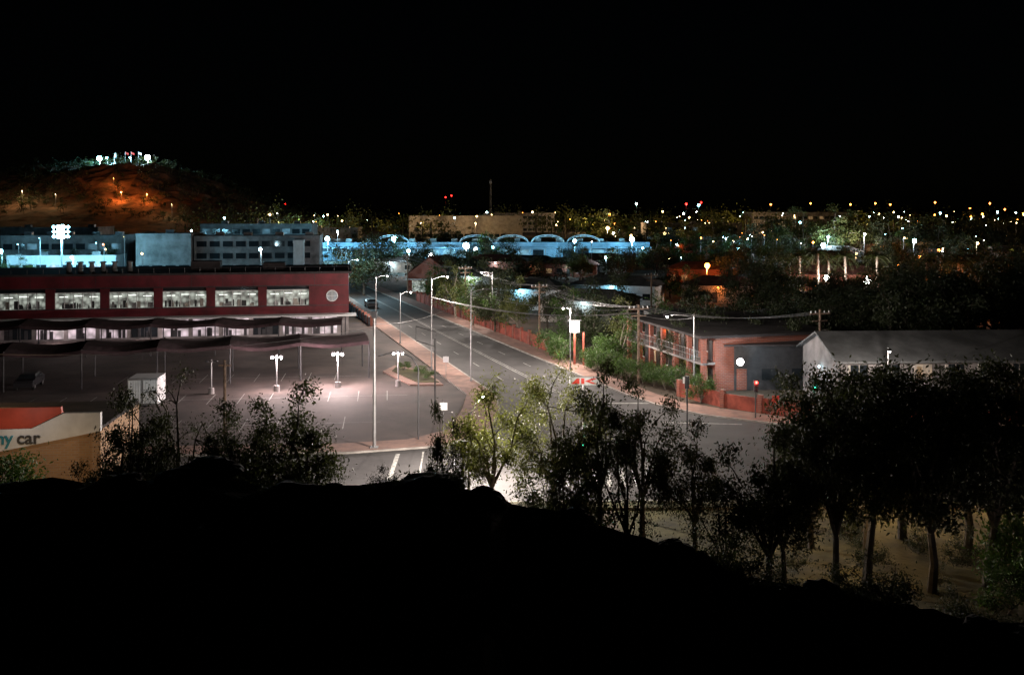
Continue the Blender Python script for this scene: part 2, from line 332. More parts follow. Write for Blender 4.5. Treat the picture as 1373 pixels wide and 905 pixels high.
for x,y,h in [(53,183,9),(55.5,181,9.5),(58.5,184,8.5),(61,182,9),(66.5,181,9),(68,163,9),(71,165,10),(73,163,9),(76,168,9.5),(80,160,9)]: put(palm,'palm_tree',x,y,h,8)
def mass(name,n,xr,yr,hr,zf=None,leaf=leafA,per=130,seed=5,L=1.3):
    g=np.random.default_rng(seed); P=[]; b=MB()
    for i in range(n):
        y=g.uniform(*yr); x=g.uniform(*xr)*y; h=g.uniform(*hr); z=zf(x,y) if zf else 0
        nc=6; C=g.normal(0,.28,(nc,3))*np.array([h,h,h*.55])+np.array([x,y,z+h*.62])
        ii=g.integers(0,nc,per); P.append(C[ii]+g.normal(0,h*.13,(per,3)))
        b.tube([(x,y,z-1),(x,y,z+h*.6)],[h*.03,h*.02],barkD,4)
    P=np.concatenate(P); nl=len(P); P[:,2]=np.maximum(P[:,2],.5)
    d=g.normal(0,1,(nl,3)); d/=np.linalg.norm(d,axis=1)[:,None]; s=np.cross(d,g.normal(0,1,(nl,3))); s/=np.linalg.norm(s,axis=1)[:,None]
    ln=g.uniform(.5,1.2,nl)[:,None]*L
    V=np.stack([P-d*ln*.5,P+s*ln*.35,P+d*ln*.5,P-s*ln*.35],1).reshape(-1,3).tolist()
    b.add(V,[(4*i,4*i+1,4*i+2,4*i+3) for i in range(nl)],leaf); b.obj(name)
mass('distant_trees',300,(-.34,.56),(430,900),(9,19))
mass('hill_scrub',700,(-.56,-.2),(590,730),(2,7),lookz,leafD,60,9,.9)
# ------------------------------------------------------------ lamps
def street_lamp(x,y,h,ang,arm,color,power,name='street_lamp',r=.07,bulb=.11,z=0):
    e=empty(name,(x,y,z)); b=MB()
    b.tube([(0,0,0),(0,0,h*.5),(0,0,h)],[r*1.3,r,r*.7],steel,8); b.tube([(0,0,0),(0,0,.3)],[r*2,r*2],steel,8)
    ca,sa=math.cos(ang),math.sin(ang)
    b.tube([(0,0,h-.3),(ca*arm*.5,sa*arm*.5,h),(ca*arm,sa*arm,h+.08)],[r*.6,r*.5,r*.4],steel,6); b.obj('pole',e)
    hd=MB(); hd.box(-.32,.32,-.14,.14,0,.12,darkst); hd.obj('lamp_head',e,(ca*(arm+.2),sa*(arm+.2),h+.04),ang)
    if power:
        g=MB(); g.ball((0,0,0),bulb,EM[color]); g.obj('lamp_glass',e,(ca*(arm+.2),sa*(arm+.2),h-.03))
        light(e,(ca*(arm+.2),sa*(arm+.2),h-.1-bulb*1.6),color,power)
    return e
street_lamp(-8.9,110,10.2,.3,1.6,WHT,9000); street_lamp(-14.6,130,6.8,.3,1.2,WHT,4500); street_lamp(-31.2,190,7.8,.3,1.5,COOL,5500)
street_lamp(-4.2,102,9.4,.3,1.4,WHT,0); street_lamp(6.4,109,6.9,3.3,.6,WHT,5000); street_lamp(-20.5,150,7.5,.3,1.5,WHT,6000)
street_lamp(-3,152,8,3.4,1.5,WHT,4500); street_lamp(17,93,8,3.8,3.4,WHT,4500); street_lamp(31.5,83.4,6.2,4.4,2,WHT,2400)
street_lamp(-2.6,60.0,5.6,1.45,5.2,WHT,17000)
street_lamp(-38,73.5,8,-1.4,1.5,WARM,250); street_lamp(20.5,57.2,4.6,-1.2,1.0,WARM,900,'park_lamp'); street_lamp(25.5,50.5,4.2,-1.8,1.0,WARM,420,'park_lamp')
street_lamp(29.6,58.8,1.9,-1.57,.2,WARM,300,'park_lamp',.05,.3); street_lamp(24.3,41.8,3.2,1.2,.4,PINK,200,'park_lamp',.05,.1); street_lamp(16.2,49.5,3.4,-1.5,.4,WARM,220,'park_lamp',.05,.08)
e=empty('car_park_mast',(-10.2,73.8,.14)); b=MB(); b.tube([(0,0,0),(0,0,5),(0,0,9.8)],[.13,.11,.08],steel,10); b.box(-.2,.2,-.15,.15,9.6,10.1,darkst); b.box(-.28,.28,-.28,.28,0,.08,steel); b.obj('pole',e)
def park_lamp(x,y,h,power):
    e=empty('car_park_lamp',(x,y,0)); b=MB()
    b.tube([(0,0,0),(0,0,.6)],[.3,.27],concrete,12); b.tube([(0,0,.6),(0,0,h)],[.07,.06],steel,8)
    b.tube([(-.45,0,h-.25),(.45,0,h-.25)],.035,steel,6); b.box(-.6,-.3,-.1,.1,h-.22,h-.1,darkst); b.box(.3,.6,-.1,.1,h-.22,h-.1,darkst); b.obj('post',e)
    if power:
        g=MB(); g.ball((-.45,0,h-.32),.12,e_pink); g.ball((.45,0,h-.32),.12,e_pink); g.obj('lamp_glass',e)
        light(e,(0,-.25,h-.45),PINK,power,.12)
park_lamp(-22.9,96.9,3.6,2600); park_lamp(-17.3,98.9,3.6,6000); park_lamp(-11.4,99.7,3.6,500); park_lamp(-28.9,95.7,3.3,0)
e=empty('sign_gantry',(-6.5,84,0)); b=MB(); b.tube([(0,0,0),(0,0,6.9)],.07,darkst); b.tube([(-1.6,0,6.7),(0,0,6.2)],.04,darkst); b.tube([(-1.6,0,6.7),(-1.6,0,7.9),(.1,0,7.4),(0,0,6.2)],.04,darkst); b.obj('frame',e)
e=empty('bent_arm_pole',(-7.2,76.5,0)); b=MB(); b.tube([(0,0,0),(0,0,5.6),(-.5,0,6.4),(-1.6,0,6.9),(-3.1,0,6.5)],[.07,.06,.05,.05,.04],darkst); b.obj('pole',e)
# flood-light mast; bank of globes added to stand in for its glare
e=empty('flood_light_mast',(-114,252,0)); b=MB(); b.tube([(0,0,0),(0,0,13.5)],[.25,.16],steel,8)
for z in (10.4,11.6,12.8): b.box(-2.2,2.2,-.1,.1,z-.08,z+.08,steel)
b.obj('mast',e); g=MB()
for z in (10.4,11.6,12.8):
    for x in (-1.8,-.6,.6,1.8): g.ball((x,-.45,z),.52 if abs(x)<1 else .36,e_cyan)
g.obj('lamp_glass',e); light(e,(0,-2.2,10.5),CYAN,24000,.4); light(e,(6,-1,8),CYAN,6000,.3)
for x,y,z,c,p,bl in [(-126,246,7,CYAN,5000,.5),(-108,245,5.5,CYAN,5000,.4),(-59.6,322,7.6,CYAN,9000,.75),(-38,322,7.6,CYAN,9000,.85),(-20.7,255,5.4,WHT,6000,.7),(-13.8,300,6.2,COOL,8000,1.0),(-11,300,5.2,WHT,2000,.6),
   (-6,305,5.5,CYAN,5000,.5),(20,318,7,CYAN,6000,.6),(38.7,322,7.4,CYAN,9000,.8),(68,300,5.2,CYAN,4000,.6),(56.7,180,5.2,WHT,4200,.5),(63.2,178,4.9,WHT,6000,.65),(93.6,300,6.4,COOL,7500,.7),
   (121,300,7.7,COOL,7500,.6),(43.4,222,4.9,ORG,3200,.6),(69,160,4.4,ORG,1800,.22),(75,164,4.6,ORG,1500,.16),(54,178,4,ORG,1500,.16),(41.7,435,8.6,WARM,12000,.7),(62,405,7,WARM,7000,.6),(104,328,8,COOL,9000,.4),(116,328,9,WHT,9000,.35),(-88,292,9,CYAN,2500,.35),(-150,262,7,CYAN,2500,.4),(-62,246,7.5,COOL,1500,.4),
   (-100,405,7,WARM,5500,.4),(-125,415,7,WHT,5500,.4),(-70,400,8,COOL,4000,.4),(140,300,7,WARM,3000,.35),(75,350,7,COOL,4000,.4),(24,255,5,COOL,2500,.35),(-28,270,6,CYAN,3500,.45),(-36,200,6,WARM,1100,.2),(150,260,6,ORG,4000,.4),(98,240,6,ORG,3000,.35),(88,255,6,WARM,2500,.3),(112,262,6.5,ORG,3500,.35),(82,212,5.5,ORG,2500,.25),(132,262,6,WHT,2500,.3)]:
    street_lamp(x,y,z,-1.57,.5,c,p,'street_lamp',.1,bl)  # globes oversized to stand in for bloom around bright lamps
par=empty('distant_street_lamps'); b=MB(); r=random.Random(3)
for i in range(240):
    y=r.uniform(450,1000); x=r.uniform(-.3,.53)*y if i<95 else r.uniform(.12,.53)*y; z=r.uniform(4,14)
    if i>=160: y=r.uniform(260,430); x=r.uniform(.08,.5)*y; z=r.uniform(4,9)
    if i>=215: y=r.uniform(230,420); x=r.uniform(-.5,-.2)*y; z=r.uniform(5,10)
    if i>=160 and y<365 and x<62 and y>295: continue
    m=r.choice([e_warm,e_warm,e_or,e_white,e_cool,e_cyan,e_warm,e_or]); b.ball((x,y,z),r.choice([.16,.22,.3,.5,.65])*y/650,m,6,4); b.tube([(x,y+.6,0),(x,y+.6,z)],.10,steel,4)
for x,y,z,m in [(-80,1200,29,e_red),(-73,1200,31,e_red),(-205,900,20,e_red),(190,1000,22,e_red),(260,1000,20,e_or),(300,1000,21,e_or),(340,1000,20,e_or),(365,1000,21,e_or),(380,1000,20,e_or),(425,1000,22,e_or),(480,1000,21,e_or),(460,1000,16,e_or),(495,1000,15,e_or),(100,800,20,e_cool),(140,800,20,e_red),(150,800,19,e_cyan)]:
    b.ball((x,y,z),.85,m,6,4); b.tube([(x,y+1,0),(x,y+1,z)],.25,steel,4)
b.obj('lamps',par)
for i in range(18):
    y=r.uniform(440,700); x=r.uniform(-.28,.5)*y; light(par,(x,y,8),r.choice([WARM,WHT,COOL,WARM]),r.uniform(5000,12000),.3)  # loose point lights added to brighten distant trees, not tied to the posts
e=empty('radio_mast',(-15,700,0)); b=MB()
for sx,sy in ((-1,-1),(1,-1),(0,1)): b.tube([(sx*.8,sy*.8,0),(sx*.3,sy*.3,37)],.14,steel,4)
for k in range(12): b.tube([(-.8+.04*k,-.7,k*3),(.8-.04*k,-.7,k*3+3)],.08,steel,4)
b.box(-.9,.9,-.9,.9,34,36,steel); b.obj('lattice',e)
zt=lookz(-270,690)
e=empty('war_memorial',(-275,690,zt)); b=MB(); b.box(-3,3,-3,3,-2,.8,white); b.box(-2,2,-2,2,.8,1.8,white); b.tube([(0,0,1.8),(0,0,8.5),(0,0,9.6)],[1.1,.75,.05],white,4); b.obj('obelisk',e); light(e,(0,-6,2),COOL,5000,.3)
for x,m in [(-268,redc),(-264,redc),(-259,white)]:
    e=empty('flagpole',(x,690,zt)); b=MB(); b.tube([(0,0,-2),(0,0,10)],.16,steel,6); b.add([(0,0,9.8),(1.3,.2,9.2),(2.2,.5,8.9),(2.0,.5,7.4),(1.2,.2,7.9),(0,0,8.1)],[(0,1,4,5),(1,2,3,4)],m); b.obj('pole_and_flag',e)
for x,bl in [(-283,1.8),(-250,2.0),(-278,.6),(-262,.5)]:
    street_lamp(x,684,6.5,-1.57,1,CYAN if x<-255 else COOL,24000 if bl>1 else 3000,'hilltop_lamp',.15,bl,lookz(x,684)-1)  # two globes enlarged in place of their star-shaped glare
for x,y,p in [(-244,622,9000),(-228,622,7000),(-256,640,3500)]:
    street_lamp(x,y,7,-1.57,.4,ORG,p,'hillside_lamp',.1,.10,lookz(x,y)-1)
for x,y,p in [(-300,610,5000),(-335,610,5000),(-205,600,2500),(-275,600,3000)]: street_lamp(x,y,10,-1.57,.4,WARM,p,'hillside_lamp',.1,.08,lookz(x,y)-1)
# ------------------------------------------------------------ red two-storey building
ang=math.atan2(8,44.6)
e=empty('red_office_building',(-22.8,139,0),ang); W=58; b=MB()
b.box(-W,0,0,16,7.0,8.7,redwall); b.box(-W,0,.6,16,4.1,6.99,darkst)
b.box(-W,-45.6,-.02,.5,4.25,6.99,redwall); b.box(-4.6,0,-.02,.5,4.25,6.99,redwall); b.box(-W,0,-.02,.58,2.9,4.24,redwall)
b.box(-W,0,-.05,-.021,4.26,4.34,darkst); b.box(-W,0,-.05,-.001,7.03,7.12,darkst)
b.box(-W,0,.8,16,0,2.89,concrete)
for k in range(14): b.box(-W+4.1*k,-W+4.1*k+.04,-.012,-.001,7.13,8.68,darkst)
b.obj('walls',e)
b=MB(); b.box(-W-.4,.4,-.5,16.4,8.71,9.0,darkroof)
for x in (-38,-36.5,-35,-33.5,-32,-30): b.tube([(x,5,8.9),(x,5,10.2)],[.38,.3],steel,8); b.tube([(x,5,10.2),(x,5,10.4)],[.5,.4],steel,8)
b.box(-22,-18,6,9,9.0,10.2,darkroof); b.box(-12,-9,6,9,9.0,9.9,darkroof)
for k in range(30): b.tube([(-W+k*2,.2,9.0),(-W+k*2,.2,9.65)],.03,darkst,4)
b.tube([(-W,.2,9.65),(0,.2,9.65)],.03,darkst,4); b.obj('roof',e)
b=MB()
for i in range(6):
    x0=-45.4+i*6.85; x1=x0+5.7
    b.box(x0,x1,.42,.5,4.3,6.4,e_win); b.box(x0+.05,x1,.40,.415,6.42,6.95,glass)
    b.box(x1,x0+6.85,-.01,.55,4.27,6.97,redwall)
    for k in range(1,5): xx=x0+k*5.7/5; b.box(xx-.04,xx+.04,.28,.38,4.3,6.5,white)
    b.box(x0,x1,.30,.36,4.25,4.36,white); b.box(x0,x1,.30,.36,6.42,6.52,white)
    for k in range(11):
        xx=x0+.1+random.random()*5; z1=4.38+random.uniform(.3,1.1); b.box(xx,xx+random.uniform(.15,.7),.385-.002*k,.41,4.38,z1,random.choice([darkst,steel,darkst,cream]))
    for k in range(3): b.box(x0+.5+k*1.9,x0+1.6+k*1.9,.33,.35,5.9+.12*(k%2),5.96+.12*(k%2),e_tube)
b.obj('upper_windows',e)
b=MB()
for i in range(14):
    x0=-W+1+i*4; b.box(x0,x0+3.4,.7,.79,.3,2.6,e_shop if i%4!=3 else glass)
    for k in range(4): xx=x0+random.random()*3; b.box(xx,xx+.4,.62,.69,.3,random.uniform(1,2.2),darkst)
    b.box(x0+1.65,x0+1.75,.60,.615,.3,2.6,darkst)
b.obj('shopfronts',e)
b=MB(); b.tube([(-2.3+.75*math.cos(t*math.pi/10),-.06,5.6+.75*math.sin(t*math.pi/10)) for t in range(21)],.07,white,6,False)
b.add([(-2.3+.71*math.cos(t*math.pi/10),-.04,5.6+.71*math.sin(t*math.pi/10)) for t in range(20)],[tuple(range(20))],e_blue)
b.box(-2.33,-2.27,-.09,-.05,4.9,6.3,white); b.box(-3.0,-1.6,-.095,-.06,5.57,5.63,white); b.obj('round_window',e)
b=MB(); b.box(-W,1,-2.6,-.1,3.0,3.2,white); b.obj('verandah',e)
for x in (-50,-38,-26,-14,-3): light(e,(x,-1.3,2.7),PINK,170,.1)
def shade(x0,y0,x1,y1,d,z,n,name='shade_canopy'):
    L=math.hypot(x1-x0,y1-y0); e=empty(name,(x0,y0,0),math.atan2(y1-y0,x1-x0)); b=MB(); N=n*8
    vs=[]
    for j in range(5):
        v=j/4
        for i in range(N+1):
            u=i/N; s=abs(math.sin(u*n*math.pi))
            vs.append((u*L,v*d+ (.5*s if j==0 else -.5*s if j==4 else 0),z-.35*s+.4*math.sin(v*math.pi)+.2*noise.noise(Vector((u*9,v*3,1)))))
    fs=[(j*(N+1)+i,j*(N+1)+i+1,(j+1)*(N+1)+i+1,(j+1)*(N+1)+i) for j in range(4) for i in range(N)]
    b.add(vs,fs,sail)
    vs2=[(a,c,h-.35) for a,c,h in vs[:N+1]]; b.add(vs[:N+1]+vs2,[(i,i+1,N+2+i,N+1+i) for i in range(N)],sail)
    b.obj('fabric',e); p=MB()
    for i in range(n+1):
        for yy in (0.1,d-.1): p.tube([(i*L/n,yy,0),(i*L/n,yy,z+.05)],.08,darkst)
    p.obj('posts',e); return e
s1=shade(-66,117.5,-20.8,121.5,6,3.9,6); s2=shade(-56,94.5,-15,104.5,8.0,3.9,6)
light(s1,(34,3,3.1),PINK,160,.1); light(s1,(15,3,3.1),PINK,60,.1)
def car(x,y,rz,mat,name='parked_car'):
    e=empty(name,(x,y,.02),rz); b=MB()
    prof=[(-2.1,.35),(-2.15,.75),(-1.9,.95),(-1.0,1.02),(-.45,1.42),(1.1,1.45),(1.75,1.05),(2.1,.95),(2.15,.4)]
    n=len(prof); w=lambda z: .88 if z<1.1 else .68
    vs=[(p[0],-w(p[1]),p[1]) for p in prof]+[(p[0],w(p[1]),p[1]) for p in prof]
    b.add(vs,[tuple(range(n)),tuple(range(2*n-1,n-1,-1))]+[(i,(i+1)%n,n+(i+1)%n,n+i) for i in range(n)],mat); b.obj('body',e)
    g=MB()
    for s in (-1,1): g.add([(-.9,s*.885,1.02),(-.42,s*.72,1.36),(1.05,s*.72,1.38),(1.55,s*.885,1.04)],[(0,1,2,3)],glass)
    g.add([(-1.0,-.75,1.04),(-1.0,.75,1.04),(-.5,.62,1.40),(-.5,-.62,1.40)],[(0,1,2,3)],glass); g.obj('windows',e)
    t=MB()
    for xx in (-1.35,1.35):
        for s in (-1,1): t.tube([(xx,s*.9,.33),(xx,s*.68,.33)],.33,tyre,14); t.tube([(xx,s*.915,.33),(xx,s*.88,.33)],.18,steel,10)
    t.obj('wheels',e)
carw=M('car_white',(.45,.45,.47),.3,.05,1); carg=M('car_grey',(.03,.03,.035),.35,.05,1)
car(-48,99,1.75,carg); car(36,88,.1,carw); car(Rl(178)+1.2,178,1.9,carg)
e=empty('shipping_container',(-33.4,90,0),.1); b=MB(); b.box(-1.3,1.3,0,3,.1,2.45,white)
for k in range(12): b.box(-1.25+k*.22,-1.15+k*.22,-.04,-.003,.25,2.3,white)
b.obj('shell',e); b=MB(); b.box(-1.33,1.33,-.06,-.001,2.32,2.5,steel); b.box(-1.33,1.33,-.06,-.001,.06,.22,steel); b.box(-.05,.05,-.1,-.045,.25,2.3,steel); b.obj('door_frame',e)
light(e,(1.2,-3,3.2),COOL,38,.1)
# tyre shop
e=empty('tyre_shop',(-26.9,65,0),.09); b=MB(); b.box(-24,0,0,9,0,3.4,tanbr); b.box(-.5,.06,-.06,.4,0,3.42,tanbr); b.obj('walls',e)
b=MB(); b.slab([(-24,2.15),(-6.5,2.15),(.1,3.4),(.1,4.6),(-2.2,4.6),(-4.2,3.65),(-24,3.35)],-.25,.1,white)
b.slab([(-24,3.37),(-4.25,3.67),(-2.35,4.6),(-2.4,5.0),(-24,5.0)],-.2,.1,ortop)
b.box(-24,0,.12,9,3.41,3.6,darkroof); b.obj('fascia',e)
for txt,xo,mt in (('my',-6.75,tealp),('car',-5.12,darkst)):
    fc=bpy.data.curves.new('lettering','FONT'); fc.body=txt; fc.size=1.15; fc.extrude=.03; fc.offset=.02; fc.materials.append(mt)
    o=bpy.data.objects.new('lettering_'+txt,fc); COL.objects.link(o); o.parent=e; o.location=(xo,-.3,2.68); o.rotation_euler=(math.pi/2,0,0)
light(e,(-4.5,-2.6,4.9),WHT,70,.1); light(e,(-10,-2.6,4.6),WHT,60,.1); light(e,(-1.5,-3.2,2.2),WARM,70,.1); light(e,(-6,-3.2,1.5),WARM,45,.1)
e=empty('shop_pole_sign',(4.5,62,0)); b=MB(); b.tube([(0,0,0),(0,0,7)],.1,steel); b.box(-.9,.9,-.1,.1,6.9,7.4,white); b.obj('sign_box',e)
b=MB(); b.slab([(-.82,6.98),(-.45,7.33),(-.3,7.33),(-.3,6.98)],-.13,-.105,redp); b.box(-.2,0,-.13,-.105,6.98,7.33,redp); b.slab([(.02,7.15),(.55,7.33),(.85,7.33),(.3,7.15),(.85,6.98),(.55,6.98)],-.13,-.105,redp); b.obj('sign_face',e); light(e,(0,-1.2,7.4),WHT,55,.05)
e=empty('illuminated_motel_sign',(7.1,113,0)); b=MB(); b.box(-.12,.12,-.12,.12,0,3.7,redfence); b.box(.9,1.1,-.1,.1,0,3.7,redfence); b.box(-.75,.75,-.12,.12,5.02,5.15,darkst); b.obj('posts',e)
b=MB(); b.box(-.55,.55,-.15,.15,3.75,5.0,e_sign); b.obj('light_box',e); light(e,(0,-1.2,4.2),WHT,900,.3); light(e,(1.2,1.2,4.4),WHT,500,.3)
b=MB(); b.box(-.4,.4,-.17,-.155,3.95,4.1,redp); b.obj('lettering',e)
# ------------------------------------------------------------ brick motel
e=empty('brick_motel',(19.8,97,0),math.radians(105.4)); b=MB(); Lm=19
b.box(0,Lm,-13,0,0,5.2,brick); b.obj('walls',e)
b=MB(); b.box(-.4,Lm+.4,-13.4,1.8,5.22,5.45,darkroof); b.box(0,Lm,.01,1.5,2.6,2.8,concrete); b.obj('roof_and_balcony',e)
b=MB()
for k in range(7):
    x=k*Lm/6; b.box(x-.22,x+.22,1.0,1.48,0,2.59,brick); b.box(x-.2,x+.2,1.02,1.46,2.81,5.2,brick)
for k in range(6):
    x=k*Lm/6+.3
    for z in (0,2.8):
        b.box(x+.2,x+1.1,.01,.06,z+.05,z+2.1,darkst); b.box(x+1.3,x+2.5,.01,.07,z+.9,z+2.0,e_wwin if (k*3+int(z))%4==0 else glass); b.box(x+1.22,x+2.58,.01,.05,z+.82,z+.9,white)
b.obj('piers_doors_windows',e)
b=MB()
for z in (3.3,3.85): b.box(.2,Lm-.2,1.5,1.54,z,z+.04,steel)
for k in range(48): b.box(.2+k*.39,.23+k*.39,1.5,1.53,2.8,3.84,steel)
b.obj('balcony_railing',e)
for x in (5,14): light(e,(x,.8,2.3),WARM,40,.08)
light(e,(9,.8,5.0),ORG,60,.08)
e2=empty('wall_flood_light',(21.9,95.6,3.1)); b=MB(); b.box(-.3,.3,0,.3,-.15,.2,darkst); b.obj('housing',e2); b=MB(); b.ball((0,-.1,0),.34,e_white); b.obj('glass',e2); light(e2,(0,-.75,0),COOL,380,.1)
e=empty('motel_annex',(21,97.5,0),.05); b=MB(); b.box(0,9,0,8,0,4.3,darkst); b.obj('walls',e); b=MB(); b.add([(-.3,-.4,4.32),(9.3,-.4,4.32),(9.3,8.3,4.9),(-.3,8.3,4.9),(-.3,-.4,4.5),(9.3,-.4,4.5),(9.3,8.3,5.08),(-.3,8.3,5.08)],[(0,3,2,1),(4,5,6,7),(0,1,5,4),(2,3,7,6),(0,4,7,3),(1,2,6,5)],darkroof); b.obj('roof',e)
b=MB(); b.box(1,2,-.06,-.01,.05,2.1,brick); b.box(3.5,5,-.06,-.01,1,2.1,glass); b.box(6.5,8,-.06,-.01,1,2.1,glass); b.obj('door_and_windows',e)
def fence(name,pts,h,mat,step=3.0):
    e=empty(name); b=MB()
    for i in range(len(pts)-1):
        a=Vector(pts[i]);c=Vector(pts[i+1]); L=(c-a).length; d=(c-a)/L; nrm=Vector((-d.y,d.x))
        def P(s,o,z): q=a+d*s+nrm*o; return (q.x,q.y,z)
        def bx(s0,s1,o,z0,z1,m):
            b.add([P(s0,-o,z0),P(s1,-o,z0),P(s1,o,z0),P(s0,o,z0),P(s0,-o,z1),P(s1,-o,z1),P(s1,o,z1),P(s0,o,z1)],[(0,3,2,1),(4,5,6,7),(0,1,5,4),(1,2,6,5),(2,3,7,6),(3,0,4,7)],m)
        n=max(1,int(L/step))
        for k in range(n):
            s0=k*L/n; s1=(k+1)*L/n; bx(s0+.2,s1-.2,.09,0,h*random.uniform(.93,1.05),mat)
            bx(s0-.2,s0+.2,.2,0,h+.3,brick)
    b.obj('panels',e)
fence('brick_fence',[(Rr(y)+3.4,y) for y in (190,175,160,145,130,120)],1.6,redfence)
fence('brick_fence',[(15.9,94.5),(18.9,89.3),(24.5,84.6),(31,83.2),(60,83.2)],1.3,redfence)
fence('brick_fence',[(Rl(y)-3.2,y) for y in (150,165,180,195)],1.2,concrete)
# ------------------------------------------------------------ two-storey flats at right
e=empty('apartment_block',(28.6,87,0),.06); b=MB(); L=26;D=9;h=4.6;rg=6.4
b.box(0,L,0,D,0,h,concrete); b.add([(0,0,h),(0,D,h),(0,D/2,rg),(L,0,h),(L,D,h),(L,D/2,rg)],[(0,1,2),(3,5,4)],concrete); b.obj('walls',e)
b=MB()
for a,c in ((-.6,D/2),(D+.6,D/2)):
    z0=h-.25
    b.add([(-.5,a,z0),(L+.5,a,z0),(L+.5,c,rg),(-.5,c,rg),(-.5,a,z0+.16),(L+.5,a,z0+.16),(L+.5,c,rg+.16),(-.5,c,rg+.16)],[(0,1,2,3),(4,5,6,7),(0,1,5,4),(3,2,6,7),(0,3,7,4),(1,2,6,5)],greyroof)
b.obj('roof',e); b=MB()
for k in range(8):
    for z in (.9,3.0):
        x=1+k*2.9; b.box(x,x+1.5,-.05,-.01,z,z+1.15,glass if (k*2+int(z))%7 else e_wwin); b.box(x-.08,x+1.58,-.1,-.01,z-.1,z-.01,cream); b.box(x+.72,x+.78,-.08,-.052,z,z+1.15,cream)
for k in range(9): b.box(.3+k*2.9,.5+k*2.9,-1.2,-1.0,0,4.3,cream)
b.box(0,L,-1.3,-.01,2.4,2.55,concrete)
for k in range(80): b.box(.1+k*.32,.13+k*.32,-1.29,-1.26,2.56,3.4,darkst)
b.box(0,L,-1.3,-1.25,3.41,3.46,darkst); b.obj('windows_and_balcony',e)
b=MB(); b.ball((-.3,4,3.4),.08,e_cool); b.obj('wall_lamp',e); light(e,(-2.2,2.5,3.2),COOL,60,.1); light(e,(12,-.6,2.2),COOL,12,.1)
def house(x,y,w,d,h,rz,wm,rm,litw=0.2,name='suburban_house',rise=1.6,lamp=None):
    e=empty(name,(x,y,0),rz); b=MB(); b.box(-w/2,w/2,-d/2,d/2,0,h,wm); b.obj('walls',e)
    b=MB(); o=.6; i=min(w,d)/2*.75
    if w>=d: A,B=(-w/2+i,0),(w/2-i,0)
    else: A,B=(0,-d/2+i),(0,d/2-i)
    c=[(-w/2-o,-d/2-o,h),(w/2+o,-d/2-o,h),(w/2+o,d/2+o,h),(-w/2-o,d/2+o,h)]
    t=[(A[0],A[1],h+rise),(B[0],B[1],h+rise)]
    F=[(0,1,5,4),(2,3,4,5),(1,2,5),(3,0,4),(0,3,2,1)] if w>=d else [(0,1,4),(1,2,5,4),(2,3,5),(3,0,4,5),(0,3,2,1)]
    b.add([(p[0],p[1],p[2]+.02) for p in c]+t,F,rm); b.obj('roof',e)
    b=MB(); n=int(w/2.6)
    for k in range(n):
        xx=-w/2+.7+k*2.6; f=-d/2
        if k==n//2: b.box(xx,xx+.9,f-.05,f-.01,.05,2.05,darkst)
        else:
            b.box(xx,xx+1.4,f-.05,f-.01,.95,2.1,e_wwin if random.random()<litw else glass); b.box(xx-.08,xx+1.48,f-.08,f-.01,.85,.94,white)
    b.obj('windows_and_door',e)
    if lamp:
        g=MB(); g.ball((0,-d/2-.3,h-.3),.17,EM[lamp[0]]); g.obj('porch_lamp',e); light(e,(0,-d/2-1.3,h-.5),lamp[0],lamp[1],.1)
house(25.5,141,12,8,3.2,.1,white,greyroof,.0,rise=.5,lamp=(COOL,300)); house(36,137,8,8,3,.1,cream,greyroof,.0,rise=1)
house(26,122,10,8,3,-.3,cream,greyroof,0,rise=1.2,lamp=(WHT,60)); house(12.5,158,14,9,3.4,-.33,cream,greyroof,.2,lamp=(COOL,200)); house(3,178,14,9,3.6,-.33,white,greyroof,.3,lamp=(CYAN,250))
house(-7,205,14,10,4,-.33,cream,greyroof,.3,lamp=(COOL,400)); house(20,188,16,10,3.5,-.33,white,greyroof,.3,lamp=(CYAN,250)); house(62,194,20,8,5,-.1,brick,redroof,.5,'motel_block')
house(40,190,14,9,3.2,-.33,cream,redroof,.2,lamp=(ORG,200)); house(77,176,12,8,3.2,-.1,brick,redroof,.2,lamp=(ORG,260)); house(44,236,14,9,3.4,-.2,brick,redroof,.3)
cols=[cream,cream,brick,concrete]; rfs=[greyroof,darkroof,redroof,darkroof]
pl=[]
for i in range(60):
    y=random.uniform(205,420); x=random.uniform(Rr(min(y,300))+16,.54*y)
    if any(abs(x-a)<15 and abs(y-c)<13 for a,c in pl) or (300<y<362 and x<60): continue
    pl.append((x,y)); house(x,y,random.uniform(11,17),random.uniform(8,11),random.uniform(2.9,4.4),random.uniform(-.4,0),random.choice(cols),random.choice(rfs),.3,lamp=random.choice([None,None,(WARM,350),(COOL,500),(ORG,400),(ORG,300),(WHT,400)]))
e=empty('gabled_shop',(-17,206,0),-.33); b=MB(); b.box(-5,5,0,10,0,4,brick); b.add([(-5,0,4),(5,0,4),(0,0,7.5),(-5,10,4),(5,10,4),(0,10,7.5)],[(0,1,2),(5,4,3)],brick); b.obj('walls',e)
b=MB(); b.add([(-5.6,-.6,3.7),(0,-.6,7.7),(5.6,-.6,3.7),(-5.6,10.4,3.7),(0,10.4,7.7),(5.6,10.4,3.7)],[(0,1,4,3),(1,2,5,4)],redroof); b.obj('roof',e)
b=MB(); b.box(-4,-1,-.06,-.01,.3,2.6,e_win); b.box(1,4,-.06,-.01,.3,2.6,glass); b.box(-5.2,5.2,-2,-.08,2.9,3.05,white); b.obj('shopfront',e)
